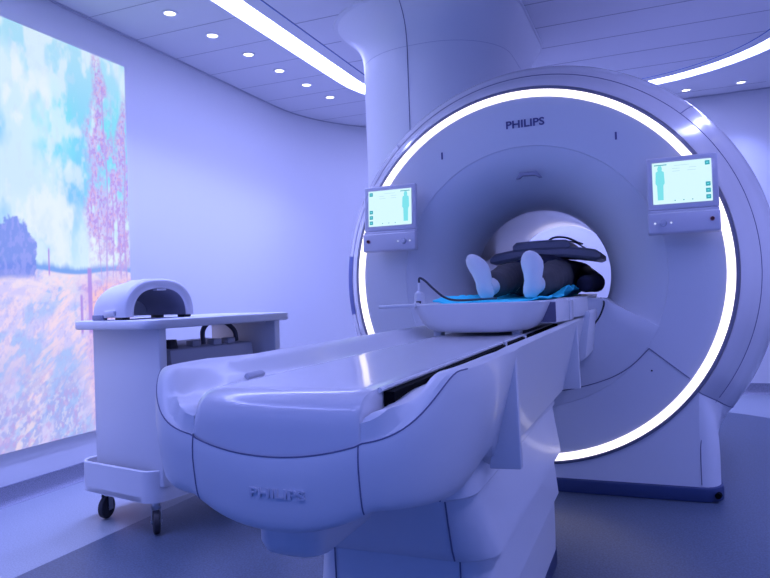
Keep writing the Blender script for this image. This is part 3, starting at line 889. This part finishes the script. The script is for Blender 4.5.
tube('coil_cable', [(.06, .12, .05), (.09, .04, .07), (.16, .05, .062), (.22, .06, .025)], .0045, M['cable'], BC, 8, 6)

# arterial sensor bottle with its dark hose, and the loose cord beside the bore
HB_ = thing('squeeze_bulb', 'small white bulb with a dark hose standing at the cradle foot end', 'call bulb', (-.205, -1.035, .9405))
n = 20
link('bulb', mesh('bulb', *loft([[(r * math.cos(2 * PI * k / n), r * math.sin(2 * PI * k / n), z) for k in range(n)] for r, z in ((.022, 0), (.0225, .004), (.0185, .008), (.0180, .03), (.0165, .038), (.009, .044), (.005, .047), (.0045, .075), (.003, .078))], True, True, True)), M['white'], HB_)
box('clip', (.002, -.018, .006), (.018, .006, .009), M['rubber'], HB_, .001, 1)
tube('hose', [(0, 0, .072), (.002, 0, .092), (.02, .005, .083), (.05, .012, .052), (.085, .02, .022), (.12, .05, .009), (.17, .16, .008), (.20, .34, .008)], .0042, M['cable'], HB_, 8, 6)
CB = tube('loose_cord', [(.33, .10, .925), (.352, -.02, .908), (.346, -.045, .875), (.327, -.045, .835), (.292, -.05, .79)], .0042, M['rubber'], None, 8, 6)
tag(CB, 'thin black cord hanging beside the bore at the right of the table', 'cord')

# ================================================================ CART
CA = math.radians(-11)
CT = thing('coil_cart', 'grey wheeled trolley with raised rim tray left of the table', 'cart', (-1.545, -.615, 0), CA)
# local frame: x across the short side (right positive), y along the length (away)
HW, L0, L1 = .265, -.44, .42
def ccurve(hw, y0, y1, r, n=8): return rrect(hw, y0, y1, r, n)
def slab(nm, hw, y0, y1, r, z0, z1, m, b=.006, dx=0.):
    rings = [[(x + dx, yy, z) for x, yy in ccurve(hw - i, y0 + i, y1 - i, r)] for z, i in ((z0, b), (z0 + b * .3, b * .3), (z0 + b, 0), (z1 - b, 0), (z1 - b * .3, b * .3), (z1, b))]
    return link(nm, mesh(nm, *loft(rings, True, True, True)), m, CT)
slab('worktop', HW + .02, L0 - .02, L1 + .02, .07, .868, .908, M['cart'], .008)
def open_panel(nm, y0, y1):
    pl = [(-.205, .20), (.262, .20), (.262, .872), (-.205, .872)]
    prism(nm, pl, y0, y1, M['cart'], CT, 'y', .006, 3)
open_panel('end_panel', L0 + .045, L0 + .085)
open_panel('end_panel', L1 - .105, L1 - .065)
for yy, s in ((L0 + .085, 1), (L1 - .105, -1)):
    fil = [(yy, .872), (yy + s * .03, .872)] + [(yy + s * (.03 - .03 * math.sin(a)), .842 + .03 * math.cos(a)) for a in [PI / 2 * k / 6 for k in range(1, 7)]]
    prism('gusset', fil, -.195, .20, M['cart'], CT, 'x')
slab('shelf', .205, L0 + .08, L1 - .10, .01, .655, .680, M['cart'], .004)
# base tray: plate with a raised rim
slab('base_plate', HW - .001, L0, L1, .075, .135, .165, M['cart'], .005, -.02)
rim_o = [(x - .02, yy) for x, yy in ccurve(HW, L0, L1, .075, 10)]; rim_i = [(x - .02, yy) for x, yy in ccurve(HW - .014, L0 + .014, L1 - .014, .062, 10)]
rings = [[(x, yy, .138) for x, yy in rim_o], [(x, yy, .268) for x, yy in rim_o], [(x * .995, yy * .995, .2715) for x, yy in rim_o], [(x, yy, .2715) for x, yy in rim_i], [(x, yy, .15) for x, yy in rim_i]]
def cut(r):      # the rim is open along the middle of the long near side
    return r
def rim_seg(nm, keep):
    idx = [i for i, (x, yy) in enumerate(rim_o) if keep(x, yy)]
    return idx
ordr = list(range(len(rim_o)))
front = [i for i in ordr if rim_o[i][1] < L0 + .15]; back = [i for i in ordr if rim_o[i][1] > L1 - .15]
def seg(nm, ids, e0, e1):
    po = [rim_o[i] for i in ids]; pi_ = [rim_i[i] for i in ids]
    po = [e0[0]] + po + [e1[0]]; pi_ = [e0[1]] + pi_ + [e1[1]]
    rr = [[(a[0], a[1], .137), (a[0], a[1], .268), ((a[0] * 3 + b[0]) / 4, (a[1] * 3 + b[1]) / 4, .272), ((a[0] + b[0] * 3) / 4, (a[1] + b[1] * 3) / 4, .272), (b[0], b[1], .268), (b[0], b[1], .137)] for a, b in zip(po, pi_)]
    return link(nm, mesh(nm, *loft(rr, True, True, True)), M['cart'], CT)
fr = sorted(front, key=lambda i: (i - 22) % len(rim_o))
e = .19
seg('tray_rim', fr, ((-HW - .02, L0 + e), (-HW - .006, L0 + e)), ((HW - .02, L0 + e), (HW - .034, L0 + e)))
bk = sorted(back, key=lambda i: (i - 0) % len(rim_o))
seg('tray_rim', bk, ((HW - .02, L1 - e), (HW - .034, L1 - e)), ((-HW - .02, L1 - e), (-HW - .006, L1 - e)))
def caster(x, yy, ang):
    R = Matrix.Rotation(ang, 4, 'Z'); T0 = Matrix.Translation((x, yy, 0))
    def W(p): return tuple(T0 @ (R @ Vector(p)))
    c = link('caster', mesh('caster', *tube_geo([W((0, 0, .10)), W((0, 0, .137))], .018, 16)), M['steel'], CT)
    bm = bmesh.new()
    rot = R.to_3x3()
    for s in (-1, 1): box_bm(bm, W((s * .019, -.006, .075)), (.004, .030, .075), .001, 1, rot)
    box_bm(bm, W((0, 0, .112)), (.042, .036, .008), .002, 1, rot)
    me = bpy.data.meshes.new('fork'); bm.to_mesh(me); bm.free(); link('fork', me, M['steel'], c)
    prof = [(.030, -.014), (.044, -.014), (.049, -.010), (.050, 0), (.049, .010), (.044, .014), (.030, .014)]
    rr = [[W((d, -.012 + r * math.cos(2 * PI * k / 28), .051 + r * math.sin(2 * PI * k / 28))) for k in range(28)] for r, d in prof]
    link('wheel', mesh('wheel', *loft(rr, True, True, True)), M['rubber'], c)
    link('axle', mesh('axle', *tube_geo([W((-.024, -.012, .051)), W((.024, -.012, .051))], .006, 12)), M['steel'], c)
caster(.195, L0 + .055, math.radians(55)); caster(-.185, L0 + .085, math.radians(20))
caster(.195, L1 - .065, math.radians(20)); caster(-.19, L1 - .065, math.radians(-20))

# arched head coil on the trolley
ct = Matrix.Translation(CT.location) @ Matrix.Rotation(CA, 4, 'Z')
hc = ct @ Vector((-.105, -.245, .908))
HC = thing('head_coil', 'white arched tunnel shaped coil standing on the grey trolley', 'imaging coil', tuple(hc), CA)
# local: tunnel axis along x, width along y
def arch(w, h, x, n=24, p=2.5, lean=0.):
    return [(x + lean * abs(math.sin(PI * k / n)), -w * math.copysign(abs(math.cos(PI * k / n)) ** (2 / p), math.cos(PI * k / n)), .012 + h * abs(math.sin(PI * k / n)) ** (2 / p)) for k in range(n + 1)]
o1 = [arch(.186, .162, .196), arch(.192, .170, .186), arch(.192, .170, .12), arch(.188, .164, .06), arch(.182, .152, -.02), arch(.172, .135, -.055), arch(.150, .105, -.070)]
i1 = [arch(.120, .080, -.062), arch(.130, .100, -.02), arch(.138, .118, .05), arch(.140, .122, .18), arch(.142, .124, .193)]
link('shell', mesh('shell', *loft(o1 + i1[:0], False)), M['coil'], HC, True, 35)
link('lining', mesh('lining', *loft(i1, False)), M['coilin'], HC)
link('front_rim', mesh('front_rim', *loft([o1[0], arch(.178, .155, .201), arch(.150, .131, .201), i1[-1]], False)), M['coil'], HC, True, 60)
_n = len(o1[-1])
link('back_panel', mesh('back_panel', list(o1[-1]) + list(i1[0]), loft([o1[-1], i1[0]], False)[1] + [tuple(range(_n, 2 * _n))]), M['coil'], HC)
box('latch', (.100, -.192, .030), (.075, .022, .026), M['coil'], HC, .005)
n = 24
link('top_pad', mesh('top_pad', *loft([[(.045 + a * math.cos(2 * PI * k / n), b * math.sin(2 * PI * k / n), z) for k in range(n)] for a, b, z in ((.06, .05, .150), (.058, .048, .174), (.045, .036, .178), (.02, .015, .176))], True, False, True)), M['coil'], HC)
box('top_latch', (.19, 0.0, .130), (.03, .05, .008), M['coil'], HC, .002)
for x, yy in ((.15, -.168), (.15, .168), (-.03, -.155), (-.03, .155)):
    box('foot', (x, yy, .007), (.05, .04, .014), M['rubber'], HC, .003)
box('connector', (.01, -.185, .0125), (.07, .03, .025), M['coilin'], HC, .004)

# equipment box with cable on the trolley shelf
eb = ct @ Vector((.01, -.03, .680))
EB = thing('equipment_box', 'grey connector box with looped cable on the trolley shelf', 'box', tuple(eb), CA)
prism('casing', [(-.17, 0), (.175, 0), (.165, .085), (-.16, .105)], -.24, .27, M['greybox'], EB, 'y', .006)
cyl('knob', (.10, -.18, .088), (.10, -.18, .128), .030, M['rubber'], EB, 16, .024)
for x, yy in ((.10, -.05), (.12, .06), (.11, .16)):
    box('socket', (x, yy, .100), (.05, .05, .03), M['greybox'], EB, .004)
tube('looped_cable', [(.11, .0, .095), (.11, .0, .16), (.11, .05, .20), (.11, .13, .195), (.11, .20, .15), (.11, .215, .095)], .0115, M['cable'], EB, 10, 6)

# ================================================================ LIGHT
w = bpy.data.worlds.new('room_ambience'); S.world = w; w.use_nodes = True
bg = w.node_tree.nodes['Background']
bg.inputs['Color'].default_value = (.045, .17, .95, 1); bg.inputs['Strength'].default_value = .60

# ================================================================ CAMERA
cam = bpy.data.cameras.new('camera'); co = bpy.data.objects.new('camera', cam); COL.objects.link(co)
yaw, pit, rol = 0.385937293, 0.0100965388, -0.0351099450
d = Vector((-math.sin(yaw) * math.cos(pit), math.cos(yaw) * math.cos(pit), math.sin(pit)))
r = Vector((math.cos(yaw), math.sin(yaw), 0)); u = r.cross(d)
r2 = math.cos(rol) * r + math.sin(rol) * u; u2 = -math.sin(rol) * r + math.cos(rol) * u
Mx = Matrix((r2, u2, -d)).transposed().to_4x4(); Mx.translation = Vector((0.575856, -3.282162, 1.05 - .0755144))
co.matrix_world = Mx
cam.sensor_width = 36; cam.lens = 664.4857 / 770 * 36; cam.clip_start = .02
S.camera = co
S.view_settings.view_transform = 'Standard'; S.view_settings.look = 'None'
S.view_settings.gamma = 1; S.view_settings.exposure = 0.; S.view_settings.use_curve_mapping = False
S.cycles.use_denoising = True
S.cycles.max_bounces = 8; S.cycles.diffuse_bounces = 5; S.cycles.glossy_bounces = 4
S.cycles.sample_clamp_indirect = 6
